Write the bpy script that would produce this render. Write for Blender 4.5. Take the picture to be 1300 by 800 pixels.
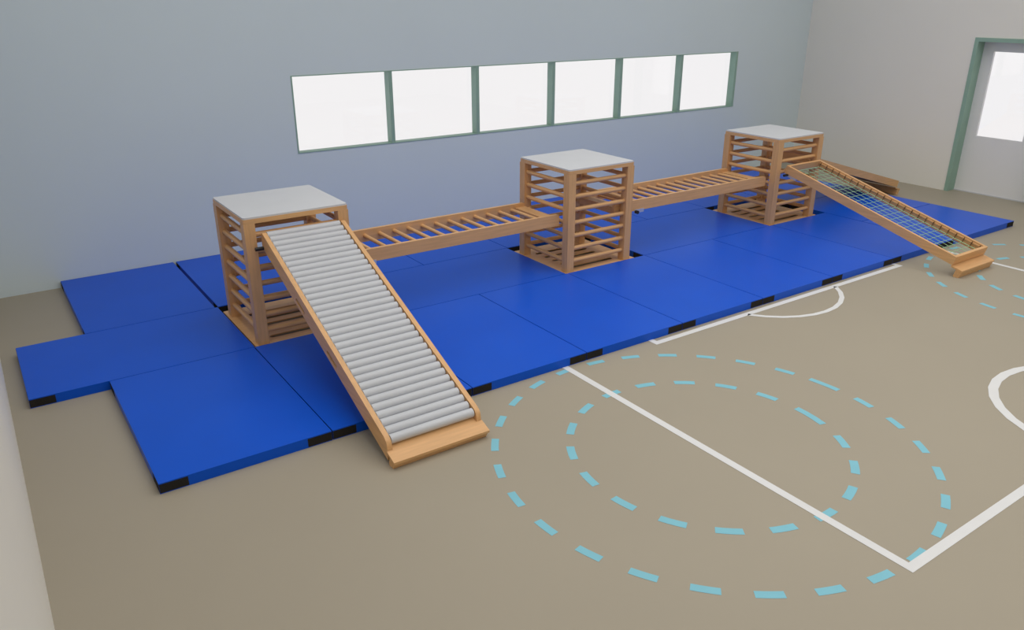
import bpy, bmesh, math, random
from mathutils import Vector, Matrix
from mathutils.geometry import tessellate_polygon

for o in list(bpy.data.objects):
    bpy.data.objects.remove(o, do_unlink=True)
scene = bpy.context.scene
COL = scene.collection

# ------------------------------------------------------------------ camera
cam_data = bpy.data.cameras.new('camera')
cam_data.sensor_width = 36.0
cam_data.lens = 997.7 / 1300.0 * 36.0
cam_data.clip_start = 0.02
cam_data.clip_end = 200
camera = bpy.data.objects.new('camera', cam_data)
camera.location = (-1.514, -5.556, 2.508)
camera.rotation_euler = (math.radians(67.939), 0.0, math.radians(-34.577))
COL.objects.link(camera)
scene.camera = camera

# ------------------------------------------------------------------ light, exposure
world = bpy.data.worlds.new('world')
scene.world = world
world.use_nodes = True
bg = world.node_tree.nodes['Background']
# dim overcast sky; bright lower half and horizon added to brighten panes and sill
_nt = world.node_tree
_tc = _nt.nodes.new('ShaderNodeTexCoord')
_sx = _nt.nodes.new('ShaderNodeSeparateXYZ')
_cr = _nt.nodes.new('ShaderNodeValToRGB')
_cr.color_ramp.elements[0].position = 0.60
_cr.color_ramp.elements[1].position = 0.70
_cr.color_ramp.elements[0].color = (1.0, 0.995, 1.0, 1)
_cr.color_ramp.elements[1].color = (0.33, 0.335, 0.345, 1)
_ma = _nt.nodes.new('ShaderNodeMath')
_ma.operation = 'MULTIPLY_ADD'
_ma.inputs[1].default_value = 0.5
_ma.inputs[2].default_value = 0.5
_nt.links.new(_tc.outputs['Generated'], _sx.inputs[0])
_nt.links.new(_sx.outputs['Z'], _ma.inputs[0])
_nt.links.new(_ma.outputs[0], _cr.inputs[0])
_nt.links.new(_cr.outputs[0], bg.inputs[0])
bg.inputs[1].default_value = 1.0

def area_light(name, loc, target, sx, sy, energy, color=(1, 1, 1)):
    d = bpy.data.lights.new(name, 'AREA')
    d.shape = 'RECTANGLE'
    d.size, d.size_y = sx, sy
    d.energy = energy
    d.color = color
    d.spread = math.radians(132)
    o = bpy.data.objects.new(name, d)
    o.location = loc
    o.rotation_euler = (0.0, 0.0, 0.0) if target[:2] == loc[:2] else (Vector(target) - Vector(loc)).to_track_quat('-Z', 'Y').to_euler()
    COL.objects.link(o)
    return o

area_light('ceiling_light', (3.7, -3.4, 5.2), (3.7, -3.4, 0.0), 10.0, 9.4, 262.0, (1.0, 0.97, 0.92))

scene.view_settings.view_transform = 'Standard'
scene.view_settings.look = 'None'
scene.view_settings.exposure = 0.0
scene.view_settings.gamma = 1.0
scene.view_settings.use_curve_mapping = False

# ------------------------------------------------------------------ materials
def new_mat(name):
    m = bpy.data.materials.new(name)
    m.use_nodes = True
    nt = m.node_tree
    return m, nt, nt.nodes['Principled BSDF']

def plain(name, color, rough=0.5, spec=0.5, metallic=0.0, vary=0.0, scale=3.0, stretch=(1, 1, 1), bump=0.0, bump_scale=200.0):
    m, nt, p = new_mat(name)
    p.inputs['Roughness'].default_value = rough
    p.inputs['Specular IOR Level'].default_value = spec
    p.inputs['Metallic'].default_value = metallic
    tc = nt.nodes.new('ShaderNodeTexCoord')
    mp = nt.nodes.new('ShaderNodeMapping')
    mp.inputs['Scale'].default_value = stretch
    nt.links.new(tc.outputs['Object'], mp.inputs['Vector'])
    nz = nt.nodes.new('ShaderNodeTexNoise')
    nz.inputs['Scale'].default_value = scale
    nz.inputs['Detail'].default_value = 4
    nt.links.new(mp.outputs[0], nz.inputs['Vector'])
    cr = nt.nodes.new('ShaderNodeValToRGB')
    lo = tuple(c * (1 - vary) for c in color) + (1,)
    hi = tuple(min(1, c * (1 + vary)) for c in color) + (1,)
    cr.color_ramp.elements[0].position = 0.3
    cr.color_ramp.elements[1].position = 0.7
    cr.color_ramp.elements[0].color = lo
    cr.color_ramp.elements[1].color = hi
    nt.links.new(nz.outputs['Fac'], cr.inputs[0])
    nt.links.new(cr.outputs[0], p.inputs['Base Color'])
    if bump > 0:
        n2 = nt.nodes.new('ShaderNodeTexNoise')
        n2.inputs['Scale'].default_value = bump_scale
        nt.links.new(tc.outputs['Object'], n2.inputs['Vector'])
        b = nt.nodes.new('ShaderNodeBump')
        b.inputs['Strength'].default_value = bump
        b.inputs['Distance'].default_value = 0.002
        nt.links.new(n2.outputs['Fac'], b.inputs['Height'])
        nt.links.new(b.outputs[0], p.inputs['Normal'])
    return m

WOOD = (0.70, 0.402, 0.180)
def wood(axis):
    st = [22.0, 22.0, 22.0]
    st[axis] = 1.6
    return plain('beech_wood_' + 'xyz'[axis], WOOD, rough=0.42, spec=0.45, vary=0.09, scale=2.2, stretch=tuple(st))
WX, WY, WZ = wood(0), wood(1), wood(2)

M = {}
M['floor'] = plain('floor_linoleum', (0.365, 0.322, 0.25), rough=0.5, spec=0.25, vary=0.02, scale=0.7)
M['wall_back'] = plain('wall_paint_pale_blue', (0.70, 0.80, 0.83), rough=0.85, spec=0.2, vary=0.01, scale=1.0)
M['wall_right'] = plain('wall_paint_warm_grey', (0.88, 0.86, 0.79), rough=0.85, spec=0.2, vary=0.01, scale=1.0)
M['wall_left'] = plain('wall_paint_white', (0.84, 0.81, 0.75), rough=0.85, spec=0.2, vary=0.01, scale=1.0)
M['trim'] = plain('trim_paint_sage_green', (0.30, 0.46, 0.375), rough=0.45, spec=0.4, vary=0.03, scale=8.0)
M['door'] = plain('door_paint_light_grey', (0.86, 0.86, 0.87), rough=0.5, spec=0.4, vary=0.01, scale=2.0)
M['mat'] = plain('mat_vinyl_blue', (0.002, 0.089, 0.62), rough=0.33, spec=0.2, vary=0.03, scale=2.0, bump=0.05, bump_scale=350.0)
M['patch'] = plain('velcro_black', (0.023, 0.020, 0.017), rough=0.9, spec=0.2, vary=0.2, scale=150.0)
M['panel'] = plain('panel_light_grey', (0.62, 0.63, 0.655), rough=0.5, spec=0.35, vary=0.015, scale=5.0)
M['roller'] = plain('roller_grey_plastic', (0.56, 0.575, 0.61), rough=0.42, spec=0.45, vary=0.02, scale=5.0)
M['black'] = plain('black_plastic', (0.012, 0.012, 0.014), rough=0.4, vary=0.05)
M['steel'] = plain('steel_plate', (0.62, 0.66, 0.74), rough=0.35, metallic=0.6, vary=0.02)
M['rope'] = plain('net_cord_pale_green', (0.42, 0.66, 0.38), rough=0.8, spec=0.2, vary=0.05, scale=50.0)
M['loop'] = plain('loop_brown_cord', (0.16, 0.085, 0.035), rough=0.8, spec=0.2, vary=0.1, scale=50.0)
M['white_line'] = plain('court_paint_white', (0.72, 0.72, 0.72), rough=0.5, spec=0.25, vary=0.02, scale=6.0)
M['blue_line'] = plain('court_paint_light_blue', (0.22, 0.52, 0.62), rough=0.5, spec=0.25, vary=0.03, scale=6.0)

def glass_mat():
    m = bpy.data.materials.new('window_glass')
    m.use_nodes = True
    nt = m.node_tree
    nt.nodes.clear()
    out = nt.nodes.new('ShaderNodeOutputMaterial')
    mix = nt.nodes.new('ShaderNodeMixShader')
    tr = nt.nodes.new('ShaderNodeBsdfTransparent')
    tr.inputs[0].default_value = (0.965, 0.96, 0.962, 1)
    gl = nt.nodes.new('ShaderNodeBsdfGlossy')
    gl.inputs['Roughness'].default_value = 0.02
    lw = nt.nodes.new('ShaderNodeLayerWeight')
    lw.inputs['Blend'].default_value = 0.5
    pw = nt.nodes.new('ShaderNodeMath')
    pw.operation = 'POWER'
    pw.inputs[1].default_value = 5.0
    nt.links.new(lw.outputs['Facing'], pw.inputs[0])
    ma = nt.nodes.new('ShaderNodeMath')
    ma.operation = 'MULTIPLY_ADD'
    ma.inputs[1].default_value = 0.5
    ma.inputs[2].default_value = 0.03
    nt.links.new(pw.outputs[0], ma.inputs[0])
    nt.links.new(ma.outputs[0], mix.inputs[0])
    nt.links.new(tr.outputs[0], mix.inputs[1])
    nt.links.new(gl.outputs[0], mix.inputs[2])
    nt.links.new(mix.outputs[0], out.inputs[0])
    return m
M['glass'] = glass_mat()

# ------------------------------------------------------------------ mesh helpers
def finish(name, bm, mat, parent=None, smooth=False, bevel=0.0, seg=2):
    if bevel > 0:
        es = [e for e in bm.edges if e.is_manifold and e.calc_face_angle(0) > math.radians(35)]
        bmesh.ops.bevel(bm, geom=es, offset=bevel, segments=seg, profile=0.5, affect='EDGES', clamp_overlap=True)
    bmesh.ops.recalc_face_normals(bm, faces=bm.faces)
    me = bpy.data.meshes.new(name)
    bm.to_mesh(me)
    bm.free()
    me.materials.append(mat)
    if smooth:
        for p in me.polygons:
            p.use_smooth = True
        if smooth != 'all':
            try:
                me.set_sharp_from_angle(angle=math.radians(35))
            except Exception:
                pass
    o = bpy.data.objects.new(name, me)
    COL.objects.link(o)
    if parent is not None:
        o.parent = parent
    return o

def add_box(bm, x0, x1, y0, y1, z0, z1):
    v = [bm.verts.new(p) for p in ((x0, y0, z0), (x1, y0, z0), (x1, y1, z0), (x0, y1, z0), (x0, y0, z1), (x1, y0, z1), (x1, y1, z1), (x0, y1, z1))]
    for f in ((3, 2, 1, 0), (4, 5, 6, 7), (0, 1, 5, 4), (1, 2, 6, 5), (2, 3, 7, 6), (3, 0, 4, 7)):
        bm.faces.new([v[i] for i in f])

def box(name, mat, parent, x0, x1, y0, y1, z0, z1, bevel=0.0, seg=2):
    bm = bmesh.new()
    add_box(bm, x0, x1, y0, y1, z0, z1)
    return finish(name, bm, mat, parent, smooth=bevel > 0, bevel=bevel, seg=seg)

def add_cyl(bm, a, b, r, n=14, caps=True):
    a, b = Vector(a), Vector(b)
    d = (b - a).normalized()
    up = Vector((0, 0, 1)) if abs(d.z) < 0.9 else Vector((1, 0, 0))
    s = d.cross(up).normalized()
    t = d.cross(s)
    r0 = [bm.verts.new(a + (s * math.cos(2 * math.pi * k / n) + t * math.sin(2 * math.pi * k / n)) * r) for k in range(n)]
    r1 = [bm.verts.new(b + (s * math.cos(2 * math.pi * k / n) + t * math.sin(2 * math.pi * k / n)) * r) for k in range(n)]
    for k in range(n):
        bm.faces.new((r0[k], r0[(k + 1) % n], r1[(k + 1) % n], r1[k]))
    if caps:
        bm.faces.new(r0[::-1])
        bm.faces.new(r1)

def cyl(name, mat, parent, a, b, r, n=14, bevel=0.0):
    bm = bmesh.new()
    add_cyl(bm, a, b, r, n)
    return finish(name, bm, mat, parent, smooth=True, bevel=bevel, seg=2)

def add_prism(bm, loops, w0, w1, to3):
    """Extrude a polygon (first loop) with holes (further loops) from w0 to w1; to3(u, v, w) -> point."""
    flat = [p for l in loops for p in l]
    tris = tessellate_polygon([[Vector((u, v, 0)) for u, v in l] for l in loops])
    A = [bm.verts.new(to3(u, v, w0)) for u, v in flat]
    B = [bm.verts.new(to3(u, v, w1)) for u, v in flat]
    if len(loops) == 1:
        bm.faces.new(A[::-1])
        bm.faces.new(B)
    else:
        for t in tris:
            try:
                bm.faces.new([A[i] for i in t][::-1])
                bm.faces.new([B[i] for i in t])
            except ValueError:
                pass
    k = 0
    for l in loops:
        n = len(l)
        for i in range(n):
            j = (i + 1) % n
            bm.faces.new((A[k + i], A[k + j], B[k + j], B[k + i]))
        k += n

def prism(name, mat, parent, loops, w0, w1, to3, bevel=0.0, seg=2):
    bm = bmesh.new()
    add_prism(bm, loops, w0, w1, to3)
    return finish(name, bm, mat, parent, smooth=True, bevel=bevel, seg=seg)

yz = lambda u, v, w: (w, u, v)      # profile in (y, z), extruded along x
xz = lambda u, v, w: (u, w, v)      # profile in (x, z), extruded along y
xy = lambda u, v, w: (u, v, w)      # profile in (x, y), extruded along z

def arc(cx, cy, r, a0, a1, n):
    return [(cx + r * math.cos(math.radians(a0 + (a1 - a0) * k / n)), cy + r * math.sin(math.radians(a0 + (a1 - a0) * k / n))) for k in range(n + 1)]

def stadium(c0, c1, r, n=6):
    """Slot outline with round ends between two centres."""
    a = math.degrees(math.atan2(c1[1] - c0[1], c1[0] - c0[0]))
    return arc(c0[0], c0[1], r, a + 90, a + 270, n) + arc(c1[0], c1[1], r, a - 90, a + 90, n)

def round_rect(x0, x1, y0, y1, r, n=4):
    return (arc(x1 - r, y1 - r, r, 0, 90, n) + arc(x0 + r, y1 - r, r, 90, 180, n)
            + arc(x0 + r, y0 + r, r, 180, 270, n) + arc(x1 - r, y0 + r, r, 270, 360, n))

def thing(name, label, cat, loc=(0, 0, 0), rotz=0.0, group=None):
    o = bpy.data.objects.new(name, None)
    o.empty_display_size = 0.1
    COL.objects.link(o)
    o.location = loc
    o.rotation_euler = (0, 0, rotz)
    o['label'] = label
    o['category'] = cat
    if group:
        o['group'] = group
    return o

def struct(o, label=None, cat=None):
    o['kind'] = 'structure'
    if label:
        o['label'] = label
    if cat:
        o['category'] = cat
    return o

def dup(root, loc, label, rotz=None):
    r = root.copy()
    COL.objects.link(r)
    r.location = loc
    if rotz is not None:
        r.rotation_euler = (0, 0, rotz)
    r['label'] = label
    for ch in list(root.children):
        c = ch.copy()
        COL.objects.link(c)
        c.parent = r
        for g in list(ch.children):
            d = g.copy()
            COL.objects.link(d)
            d.parent = c
    return r

# ------------------------------------------------------------------ room
XL, XR, YB, YF, HW = -1.643, 9.60, 2.47, -9.0, 5.0
WT = 0.20
floor = box('floor', M['floor'], None, XL - WT, XR + WT, YF, YB + WT, -0.12, 0.0)
struct(floor, 'beige linoleum sports hall floor with painted court lines', 'floor')

# back wall with the ribbon window opening
WX0, WX1, WZ0, WZ1 = 1.314, 8.010, 0.991, 1.770
bm = bmesh.new()
add_prism(bm, [[(XL - WT, 0.0), (XR + WT, 0.0), (XR + WT, HW), (XL - WT, HW)], [(WX0, WZ0), (WX1, WZ0), (WX1, WZ1), (WX0, WZ1)]], YB, YB + 0.104, xz)
struct(finish('wall_back', bm, M['wall_back']), 'pale blue-grey back wall with a row of windows', 'wall')

# right wall with the door opening
DY0, DY1, DZ1 = -1.175, -0.065, 2.017       # outer edges of the door frame
bm = bmesh.new()
add_prism(bm, [[(YF, 0.0), (DY0, 0.0), (DY0, DZ1), (DY1, DZ1), (DY1, 0.0), (YB, 0.0), (YB, HW), (YF, HW)]], XR, XR + WT, yz)
struct(finish('wall_right', bm, M['wall_right']), 'warm grey end wall with a door', 'wall')
struct(box('wall_left', M['wall_left'], None, XL - WT, XL, YF, YB, 0.0, HW), 'white side wall at the left edge', 'wall')
struct(box('wall_front', M['wall_right'], None, XL - WT, XR + WT, YF - WT, YF, 0.0, HW), 'wall behind the camera', 'wall')

# ribbon window: frame, five mullions, six panes
win = thing('window_1', 'long low ribbon window with six panes in a sage green frame', 'window', (WX0, YB, WZ0))
win['kind'] = 'structure'
GD = 0.095
w, h = WX1 - WX0, WZ1 - WZ0
FT, FS, FR = 0.010, 0.014, 0.038
prism('window_frame', M['trim'], win, [[(0, 0), (w, 0), (w, h), (0, h)], [(FS, FT), (w - FR, FT), (w - FR, h - FT), (FS, h - FT)]], -0.004, 0.106, xz)
edges = [FS]
for k in range(5):
    xr = (2.431 + 1.1105 * k + 1.514) * 1.0025 - 1.514 - WX0
    box('mullion', M['trim'], win, xr - 0.042, xr, 0.0, 0.105, FT, h - FT)
    edges += [xr - 0.042, xr]
edges.append(w - FR)
for k in range(6):
    box('pane', M['glass'], win, edges[2 * k], edges[2 * k + 1], GD, GD + 0.006, FT, h - FT)

# door
door = thing('door_1', 'light grey door with a tall glass panel in a sage green frame', 'door', (XR, DY1, 0))
door['kind'] = 'structure'
dw = DY0 - DY1
FW, DD = 0.050, 0.16
prism('door_frame', M['trim'], door, [[(0, 0), (0, DZ1), (dw, DZ1), (dw, 0), (dw + FW, 0), (dw + FW, DZ1 - FW), (-FW, DZ1 - FW), (-FW, 0)]], -0.012, DD + 0.04, yz)
gy0, gy1, gz0, gz1 = -0.253 - DY1, -0.845 - DY1, 0.760, 1.845
leaf = prism('door_leaf', M['door'], door, [[(-FW, 0.012), (dw + FW, 0.012), (dw + FW, DZ1 - FW), (-FW, DZ1 - FW)], [(gy0, gz0), (gy1, gz0), (gy1, gz1), (gy0, gz1)]], DD, DD + 0.04, yz)
box('glass_panel', M['glass'], door, DD + 0.015, DD + 0.021, gy1, gy0, gz0, gz1)
struct(box('threshold', M['panel'], door, DD - 0.012, DD, dw + FW, -FW, 0.0, 0.014))
hd = cyl('door_handle', M['black'], door, (DD - 0.05, -0.905 - DY1, 0.98), (DD, -0.905 - DY1, 0.98), 0.010)
cyl('lever', M['black'], hd, (DD - 0.048, -0.915 - DY1, 0.98), (DD - 0.048, -0.872 - DY1, 0.98), 0.009)

# ------------------------------------------------------------------ painted court markings (parts of the floor)
def quad_sheet(bm, pts, z=0.0012):
    bm.faces.new([bm.verts.new((x, y, z)) for x, y in pts])

def dashed_ring(cx, cy, r0, r1, spans, label):
    bm = bmesh.new()
    for a, l in spans:
        o_ = arc(cx, cy, r1, a - l / 2, a + l / 2, 3)
        i_ = arc(cx, cy, r0, a + l / 2, a - l / 2, 3)
        quad_sheet(bm, o_ + i_, 0.0010)
    o = finish('dashed_ring', bm, M['blue_line'], floor)
    o['label'] = label
    return o

def ring_line(cx, cy, r0, r1, a0, a1, n, name, label):
    bm = bmesh.new()
    A, B = arc(cx, cy, r1, a0, a1, n), arc(cx, cy, r0, a0, a1, n)
    for k in range(n):
        quad_sheet(bm, [A[k], A[k + 1], B[k + 1], B[k]], 0.0016)
    o = finish(name, bm, M['white_line'], floor)
    o['label'] = label
    return o

outer = [(17.3 + 12.80 * k, 6.2) for k in range(27)] + [(4.1, 9.8)]
inner = [(14.1 + 19.63 * k, 9.9) for k in range(17)] + [(-9.0, 16.0)]
C1, C2 = (1.782, -2.850), (6.812, -2.850)
dashed_ring(*C1, 1.258, 1.304, outer, 'large outer dashed light blue ring in front of the roller ramp')
dashed_ring(*C1, 0.804, 0.853, inner, 'small inner dashed light blue ring crossed by the near white sideline')
dashed_ring(*C2, 1.258, 1.304, outer, 'large outer dashed light blue ring below the foot of the net ramp')
dashed_ring(*C2, 0.804, 0.853, inner, 'small inner dashed light blue ring beside the foot of the net ramp')

def line_poly(name, label, pts, z=0.0016):
    bm = bmesh.new()
    quad_sheet(bm, pts, z)
    o = finish(name, bm, M['white_line'], floor)
    o['label'] = label
LW = 0.052
y1 = -1.42
sx0, sx1, sy = 1.717, 6.842, -4.184
line_poly('court_line', 'white court line with a corner at the bottom, sideline and cross line joined', [
    (sx0, y1), (sx0, sy), (sx1, sy), (sx1, y1), (sx1 - LW, y1), (sx1 - LW, sy + LW), (sx0 + LW, sy + LW), (sx0 + LW, y1)])
gx0, gx1, gy = 2.572, 5.976, -1.608
line_poly('goal_line', 'white goal line running along the front edge of the blue mats', [
    (gx0, y1), (gx0, gy), (gx1, gy), (gx1, y1), (gx1 - LW, y1), (gx1 - LW, gy + LW), (gx0 + LW, gy + LW), (gx0 + LW, y1)])
ring_line(4.267, -1.195, 0.710, 0.752, -147.0, -33.0, 10, 'goal_arc', 'white arc bulging from the goal line in front of the mats')
ring_line(4.262, -4.156, 0.728, 0.790, 0, 360, 32, 'centre_circle', 'white circle cut off by the right edge of the photo')

# ------------------------------------------------------------------ gym mats
MH = 0.066
def mat_thing(x0, x1, y0, y1, label):
    g = 0.0035
    x0, x1, y0, y1 = x0 + g, x1 - g, y0 + g, y1 - g
    cx, cy = (x0 + x1) / 2, (y0 + y1) / 2
    t = thing('gym_mat', label, 'mat', (cx, cy, 0), 0, 'blue gym mats laid together under the climbing towers')
    hx, hy = (x1 - x0) / 2, (y1 - y0) / 2
    bm = bmesh.new()
    add_box(bm, -hx, hx, -hy, hy, 0.0, MH)
    # soft top and bottom rims
    finish('mat_cover', bm, M['mat'], t, smooth=True, bevel=0.010, seg=3)
    L, e, za, zb = 0.152, 0.0012, 0.005, 0.0595
    for sx in (-1, 1):
        for sy_ in (-1, 1):
            pts = [(hx + e, hy - L), (hx + e, hy - 0.002), (hx - 0.002, hy + e), (hx - L, hy + e), (hx - L, hy - 0.004), (hx - 0.007, hy - 0.007), (hx - 0.004, hy - L)]
            pts = [(sx * a, sy_ * b) for a, b in pts]
            if sx * sy_ < 0:
                pts = pts[::-1]
            prism('corner_patch', M['patch'], t, [pts], za, zb, xy)
    return t

YR0, YR1, YR2, YR3 = -1.518, -0.022, 0.974, 2.466
fx = [-1.052, -0.054, 0.946, 1.943, 2.944, 3.937, 4.938, 5.937, 6.938]
front_labels = [
    'blue gym mat nearest the camera, front row, left of the roller ramp',
    'blue gym mat under the roller ramp, front row',
    'blue gym mat just right of the roller ramp, front row, touching the near white sideline',
    'blue gym mat behind the left corner of the goal line, front row',
    'blue gym mat directly before the middle tower, front row',
    'blue gym mat behind the middle of the goal arc, front row',
    'blue gym mat behind the right end of the goal line, front row',
    'blue gym mat before the far tower, front row, under the net ramp']
for k in range(8):
    mat_thing(fx[k], fx[k + 1], YR0, YR1, front_labels[k])
mat_thing(-1.536, -0.047, YR1, YR2, 'blue gym mat left of the near tower, sticking out furthest left')
mat_thing(0.953, 2.922, YR1, YR2, 'long blue gym mat beneath the ladder between the near and middle towers')
mat_thing(3.930, 5.897, YR1, YR2, 'long blue gym mat beneath the ladder between the middle and far towers')
bx_ = [-1.066, -0.070, None, 0.953, 1.940, 2.935, 3.930, 4.935, 5.925, 6.938]
mat_thing(-1.066, -0.068, YR2, YR3, 'blue gym mat against the back wall, far left, behind the leftmost mat')
mat_thing(-0.046, 0.945, YR2, YR3, 'blue gym mat against the back wall, behind the near tower')
back_labels = [
    'blue gym mat against the back wall, seen under the left end of the nearer ladder',
    'blue gym mat against the back wall, seen under the right end of the nearer ladder',
    'blue gym mat against the back wall, behind the middle tower',
    'blue gym mat against the back wall, seen under the left end of the farther ladder',
    'blue gym mat against the back wall, seen under the right end of the farther ladder',
    'blue gym mat against the back wall, behind the far tower']
bx_ = [0.947, 1.935, 2.930, 3.928, 4.933, 5.925, 6.936]
for k in range(6):
    mat_thing(bx_[k], bx_[k + 1], YR2, YR3, back_labels[k])
rl = [(-1.518, -0.513, 'blue gym mat at the far right front corner, seen beyond the net ramp'),
      (-0.511, 0.486, 'blue gym mat at the right end behind the net ramp, second from the front'),
      (0.488, 1.484, 'blue gym mat at the right end under the plank ramp, third from the front'),
      (1.486, 2.466, 'blue gym mat at the right end in the back corner behind the plank ramp')]
for a, b, l in rl:
    mat_thing(6.940, 8.438, a, b, l)

# ------------------------------------------------------------------ climbing towers
TW, TD = 0.80, 0.785
RUNG_Z = [0.155 + 0.125 * k for k in range(7)]
def make_tower(label, loc):
    t = thing('climbing_tower', label, 'climbing tower', loc, 0, 'wooden climbing towers with grey tops')
    pz = 0.055
    slots = [stadium((0.150, y), (0.650, y), 0.026) for y in (0.125, 0.255, 0.390, 0.525, 0.665)]
    prism('base_plate', WX, t, [round_rect(-0.024, 0.870, -0.012, 0.866, 0.006, 2)] + slots, pz - 0.008, pz, xy)
    prism('base_rim', WX, t, [round_rect(-0.024, 0.870, -0.012, 0.866, 0.006, 2), round_rect(0.010, 0.836, 0.022, 0.832, 0.006, 2)], 0.0, pz - 0.0082, xy)
    P = 0.082
    for x in (0, TW - P):
        for y in (0, TD - P):
            box('post', WZ, t, x, x + P, y, y + P, pz, 0.998, bevel=0.010, seg=3)
    c = P / 2
    r = 0.0210
    for z in RUNG_Z:
        for y in (c, TD - c):
            cyl('rung', WX, t, (P - 0.02, y, z), (TW - P + 0.02, y, z), r)
        for x in (c, TW - c):
            cyl('rung', WY, t, (x, P - 0.02, z), (x, TD - P + 0.02, z), r)
    prism('top_board', WX, t, [round_rect(0, TW, 0, TD, 0.018, 4)], 0.998, 1.032, xy, bevel=0.003, seg=1)
    prism('top_panel', M['panel'], t, [round_rect(0.003, TW - 0.003, 0.003, TD - 0.003, 0.018, 4)], 1.032, 1.045, xy, bevel=0.002, seg=1)
    return t

TX = [-0.010, 2.951, 5.922]
tower = make_tower('wooden climbing tower with a grey top, nearest, behind the roller ramp', (TX[0], 0, 0))
dup(tower, (TX[1], 0, 0), 'middle wooden climbing tower with a grey top, standing between the two ladders')
dup(tower, (TX[2], 0, 0), 'far right wooden climbing tower with a grey top, carrying the net ramp')

# ------------------------------------------------------------------ bridge ladders
def make_ladder(label, loc):
    """Local origin: left end, y and z in world measures. Length runs along +x."""
    t = thing('bridge_ladder', label, 'ladder', loc, 0, 'wooden bridge ladders between the towers')
    Lx = 2.285
    zt, zb = 0.617, 0.508
    R = 0.028
    nx = 0.109                                  # rung of the tower sits in this notch
    prof = ([(0.0, zb), (nx - 0.029, zb), (nx - 0.029, 0.556), (nx + 0.029, 0.556), (nx + 0.029, zb), (Lx, zb)]
            + arc(Lx - R, zt - R, R, 0, 90, 5) + arc(R, zt - R, R, 90, 180, 5))
    for y0 in (0.102, 0.653):
        prism('side_rail', WX, t, [prof], y0, y0 + 0.032, xz, bevel=0.003, seg=1)
    ya, yb = 0.132, 0.655
    for k in range(14):
        x = 0.276 + 0.142 * k
        cyl('rung', WY, t, (x, ya, 0.563), (x, yb, 0.563), 0.0180)
    for xa in (0.004, Lx - 0.124):
        box('end_board', WY, t, xa, xa + 0.120, ya + 0.002, yb - 0.002, 0.562, 0.582, bevel=0.003, seg=1)
    box('end_board', WY, t, 0.004, 0.030, ya + 0.002, yb - 0.002, zb + 0.005, 0.559, bevel=0.002, seg=1)
    # pegs that catch the rung of the next tower
    for y in (0.170, 0.617):
        pg = box('hook_peg', WX, t, Lx - 0.02, Lx + 0.040, y - 0.014, y + 0.014, 0.551, 0.575, bevel=0.004, seg=1)
        box('hook_tip', M['black'], pg, Lx + 0.003, Lx + 0.016, y - 0.013, y + 0.013, 0.512, 0.551)
    # locking bracket below the near rail, beside the right face of the tower
    br = box('bracket', M['steel'], t, 0.275, 0.400, 0.0965, 0.1015, 0.486, 0.522, bevel=0.001, seg=1)
    cyl('locking_knob', M['black'], br, (0.288, 0.0960, 0.500), (0.288, 0.062, 0.500), 0.017, 12, bevel=0.003)
    return t

lad = make_ladder('wooden ladder bridge lying between the near tower and the middle tower', (TX[0] + 0.650, 0, 0))
dup(lad, (TX[1] + 0.650 + 0.005, 0, 0), 'wooden ladder bridge lying between the middle tower and the far tower')

# ------------------------------------------------------------------ roller ramp
def foot_parts(t, x0, x1, yf, zf, slope, y_back):
    """Tilted foot board with a wedge below it. yf, zf: front top edge."""
    dz = lambda y: zf + slope * (y - yf)
    th = 0.016
    board = [(yf, zf), (yf + 0.002, zf - th), (y_back, dz(y_back) - th), (y_back, dz(y_back))]
    prism('foot_board', WX, t, [board], x0, x1, yz, bevel=0.0015, seg=1)
    wedge = [(yf + 0.0035, zf - th), (yf + 0.026, 0.0), (yf + 0.072, 0.0), (yf + 0.078, 0.012), (yf + 0.062, dz(yf + 0.062) - th)]
    prism('foot_block', WX, t, [wedge], x0 + 0.004, x1 - 0.010, yz, bevel=0.002, seg=1)

def ramp_bracket(t, y, z, slope, x):
    a = math.atan(slope)
    c, s = math.cos(a), math.sin(a)
    f = lambda u, v: (y - u * c + v * s * -1, z - u * s + v * c)
    br = prism('bracket', M['steel'], t, [[f(0, 0), f(0.15, 0), f(0.15, -0.030), f(0, -0.030)]], x + 0.003, x + 0.028, yz)
    k0 = f(0.022, -0.012)
    cyl('locking_knob', M['black'], br, (x + 0.006, k0[0], k0[1]), (x - 0.060, k0[0], k0[1]), 0.014, 12, bevel=0.003)
    return br

OFF = TX[0]
rr = thing('roller_ramp', 'wooden ramp of grey rollers leaning on the near tower', 'ramp', (0.0, -2.0, 0))
OY = 2.0                                       # local y = world y + 2.0
S1 = 0.408
top1 = lambda y: 0.942 + S1 * (y - OY)
bot1 = lambda y: 0.818 + S1 * (y - OY)
ye, ys = OY - 1.945, OY - 0.006
RR = 0.05
prof = [(ye, bot1(ye)), (ys, bot1(ys)), (ys, top1(ys) - 0.05), (ys - 0.006, top1(ys) - 0.02), (ys - 0.025, top1(ys - 0.025) - 0.002), (ys - 0.045, top1(ys - 0.045)),
        (ye + 0.045, top1(ye + 0.045)), (ye + 0.022, top1(ye + 0.022) - 0.004), (ye + 0.007, top1(ye + 0.007) - 0.014), (ye, top1(ye) - 0.036)]
slotc = lambda y, f: (y, bot1(y) + f * (top1(y) - bot1(y)))
holes = [stadium(slotc(OY - 0.635, 0.34), slotc(OY - 0.755, 0.34), 0.014), stadium(slotc(OY - 1.130, 0.34), slotc(OY - 1.250, 0.34), 0.014)]
rx0, rx1 = 0.105, 0.742
for x in (rx0, rx1 - 0.032):
    prism('side_rail', WY, rr, [prof] + holes, x, x + 0.032, yz)
ca = math.cos(math.atan(S1)); sa = math.sin(math.atan(S1))
NR, rad = 34, 0.0292
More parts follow.
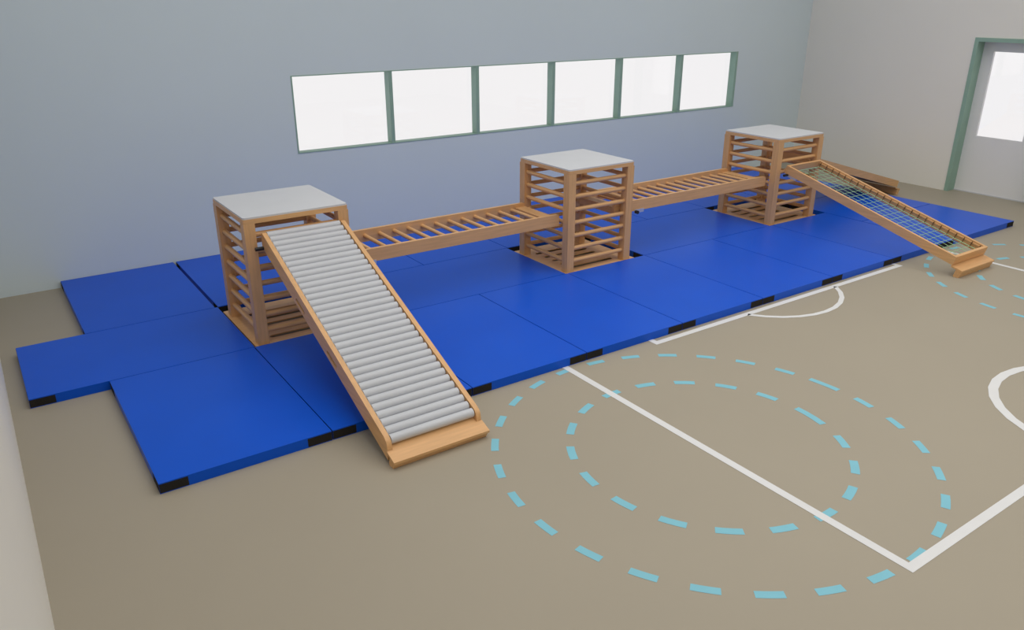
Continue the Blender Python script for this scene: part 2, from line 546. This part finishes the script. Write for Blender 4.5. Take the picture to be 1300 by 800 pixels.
for k in range(NR):
    y = OY - 0.030 - (1.930 - 0.045) * k / (NR - 1)
    yc = y + (rad + 0.004) * sa
    zc = top1(y) - (rad + 0.004) * ca
    bm = bmesh.new()
    add_cyl(bm, (rx0 + 0.038, yc, zc), (rx1 - 0.038, yc, zc), rad, 20)
    r_ = finish('roller', bm, M['roller'], rr, smooth=True, bevel=0.003, seg=1)
# crossbars carrying the roller bed, and the end board above the foot
prism('cross_bar', WX, rr, [[(ye + 0.046, 0.050), (ye + 0.046, 0.112), (ye + 0.066, 0.122), (ye + 0.066, 0.058)]], rx0 + 0.033, rx1 - 0.033, yz)
yb_ = OY - 0.08
prism('cross_bar', WX, rr, [[(yb_, bot1(yb_) + 0.012), (yb_ + 0.05, bot1(yb_ + 0.05) + 0.012), (yb_ + 0.05, bot1(yb_ + 0.05) + 0.034), (yb_, bot1(yb_) + 0.034)]], rx0 + 0.033, rx1 - 0.033, yz)
foot_parts(rr, rx0 - 0.004, rx1 + 0.006, OY - 2.034, 0.053, 0.36, OY - 1.946)
_fz = lambda y: 0.053 + 0.36 * (y - (OY - 2.034))
prism('foot_board', WX, rr, [[(OY - 1.9462, _fz(OY - 1.9462)), (OY - 1.9462, _fz(OY - 1.9462) - 0.016), (OY - 1.905, _fz(OY - 1.905) - 0.016), (OY - 1.905, _fz(OY - 1.905))]], rx0 + 0.034, rx1 - 0.034, yz)
ramp_bracket(rr, OY - 0.014, bot1(OY - 0.014) + 0.022, S1, rx0)

# ------------------------------------------------------------------ net ramp and plank ramp (same frame)
S2 = 0.270
def frame_ramp(t, x0, x1, oy):
    top = lambda y: 0.752 + S2 * (y - oy)
    a = math.atan(S2)
    c, s = math.cos(a), math.sin(a)
    H = 0.089
    u0, u1 = 0.032, 2.135
    org = (oy, 0.752)
    f = lambda u, v: (org[0] - u * c + v * s * 1, org[1] - u * s - v * c)      # u down the slope, v below the top edge
    T = 0.030
    for x in (x0, x1 - T):
        prism('side_rail', WY, t, [[f(u0, 0), f(u1, 0), f(u1, H), f(u0, H)]], x, x + T, yz, bevel=0.003, seg=1)
    for ua in (u0, u1 - T):
        prism('end_board', WX, t, [[f(ua, 0), f(ua + T, 0), f(ua + T, H), f(ua, H)]], x0 + T + 0.0005, x1 - T - 0.0005, yz, bevel=0.002, seg=1)
    for x in (x0 + 0.001, x1 - T + 0.001):
        prism('hook_block', WY, t, [[f(u0 - 0.001, H - 0.012), f(u0 - 0.001, 0.034), f(u0 - 0.014, 0.040), f(u0 - 0.004, H - 0.004)]], x, x + T - 0.002, yz, bevel=0.002, seg=1)
    return f, T, u0, u1, c, s

def make_net_ramp(loc, label):
    t = thing('net_ramp', label, 'ramp', loc)
    oy = 2.1
    x0, x1 = 0.0, 0.600
    f, T, u0, u1, c, s = frame_ramp(t, x0, x1, oy)
    foot_parts(t, x0 - 0.002, x1 + 0.012, oy - 2.142, 0.076, 0.27, oy - 2.030)
    P3 = lambda x, u, v: (x,) + f(u, v)
    # net with rope edges, sagging a little, hung from wooden strips along the rails
    a0, a1 = x0 + T + 0.022, x1 - T - 0.022
    n0, n1 = u0 + T + 0.028, u1 - T - 0.024
    pitch = 0.0865
    nu = int(round((n1 - n0) / pitch))
    nx = 6
    vz = 0.060
    def depth(i, j):
        return vz
    bm = bmesh.new()
    for j in range(nx + 1):
        x = a0 + (a1 - a0) * j / nx
        r = 0.0034 if j in (0, nx) else 0.0022
        add_cyl(bm, P3(x, n0, vz), P3(x, n1, vz), r, 6)
    for i in range(nu + 1):
        u = n0 + (n1 - n0) * i / nu
        r = 0.0034 if i in (0, nu) else 0.0022
        add_cyl(bm, P3(a0, u, vz), P3(a1, u, vz), r, 6)
    finish('climbing_net', bm, M['rope'], t, smooth=True)
    for j, xs in ((0, x0 + T), (1, x1 - T)):
        sg = 1 if j == 0 else -1
        prism('holding_strip', WY, t, [[f(n0 - 0.02, 0.018), f(n1 + 0.02, 0.018), f(n1 + 0.02, 0.030), f(n0 - 0.02, 0.030)]],
              min(xs, xs + sg * 0.010), max(xs, xs + sg * 0.010), yz)
        for i in range(nu + 1):
            u = n0 + (n1 - n0) * i / nu
            xe = a0 if j == 0 else a1
            bm = bmesh.new()
            q = [P3(xs + sg * 0.006, u, 0.010), P3(xs + sg * 0.0125, u, 0.018), P3(xs + sg * 0.0125, u, 0.033), P3(xe, u, vz)]
            for m_ in range(3):
                add_cyl(bm, q[m_], q[m_ + 1], 0.0045, 6)
            finish('net_loop', bm, M['loop'], t, smooth=True)
    return t, f

net, fnet = make_net_ramp((6.060, -2.1, 0), 'wooden frame ramp strung with a green net, leaning on the far tower')
ramp_bracket(net, 2.1 - 0.034, 0.655, S2, 0.0)

def make_plank_ramp(loc, label):
    t = thing('plank_ramp', label, 'ramp', loc, math.radians(90))
    oy = 2.1
    x0, x1 = 0.0, 0.600
    f, T, u0, u1, c, s = frame_ramp(t, x0, x1, oy)
    foot_parts(t, x0 + 0.01, x1 - 0.01, oy - 2.142, 0.076, 0.27, oy - 2.030)
    prism('deck_board', WY, t, [[f(u0 + T, 0.066), f(u1 - T, 0.066), f(u1 - T, 0.086), f(u0 + T, 0.086)]], x0 + T, x1 - T, yz)
    return t
make_plank_ramp((TX[2] + 0.80 + 2.1, 0.150, 0), 'wooden plank ramp behind the net ramp, its lower end near the end wall')
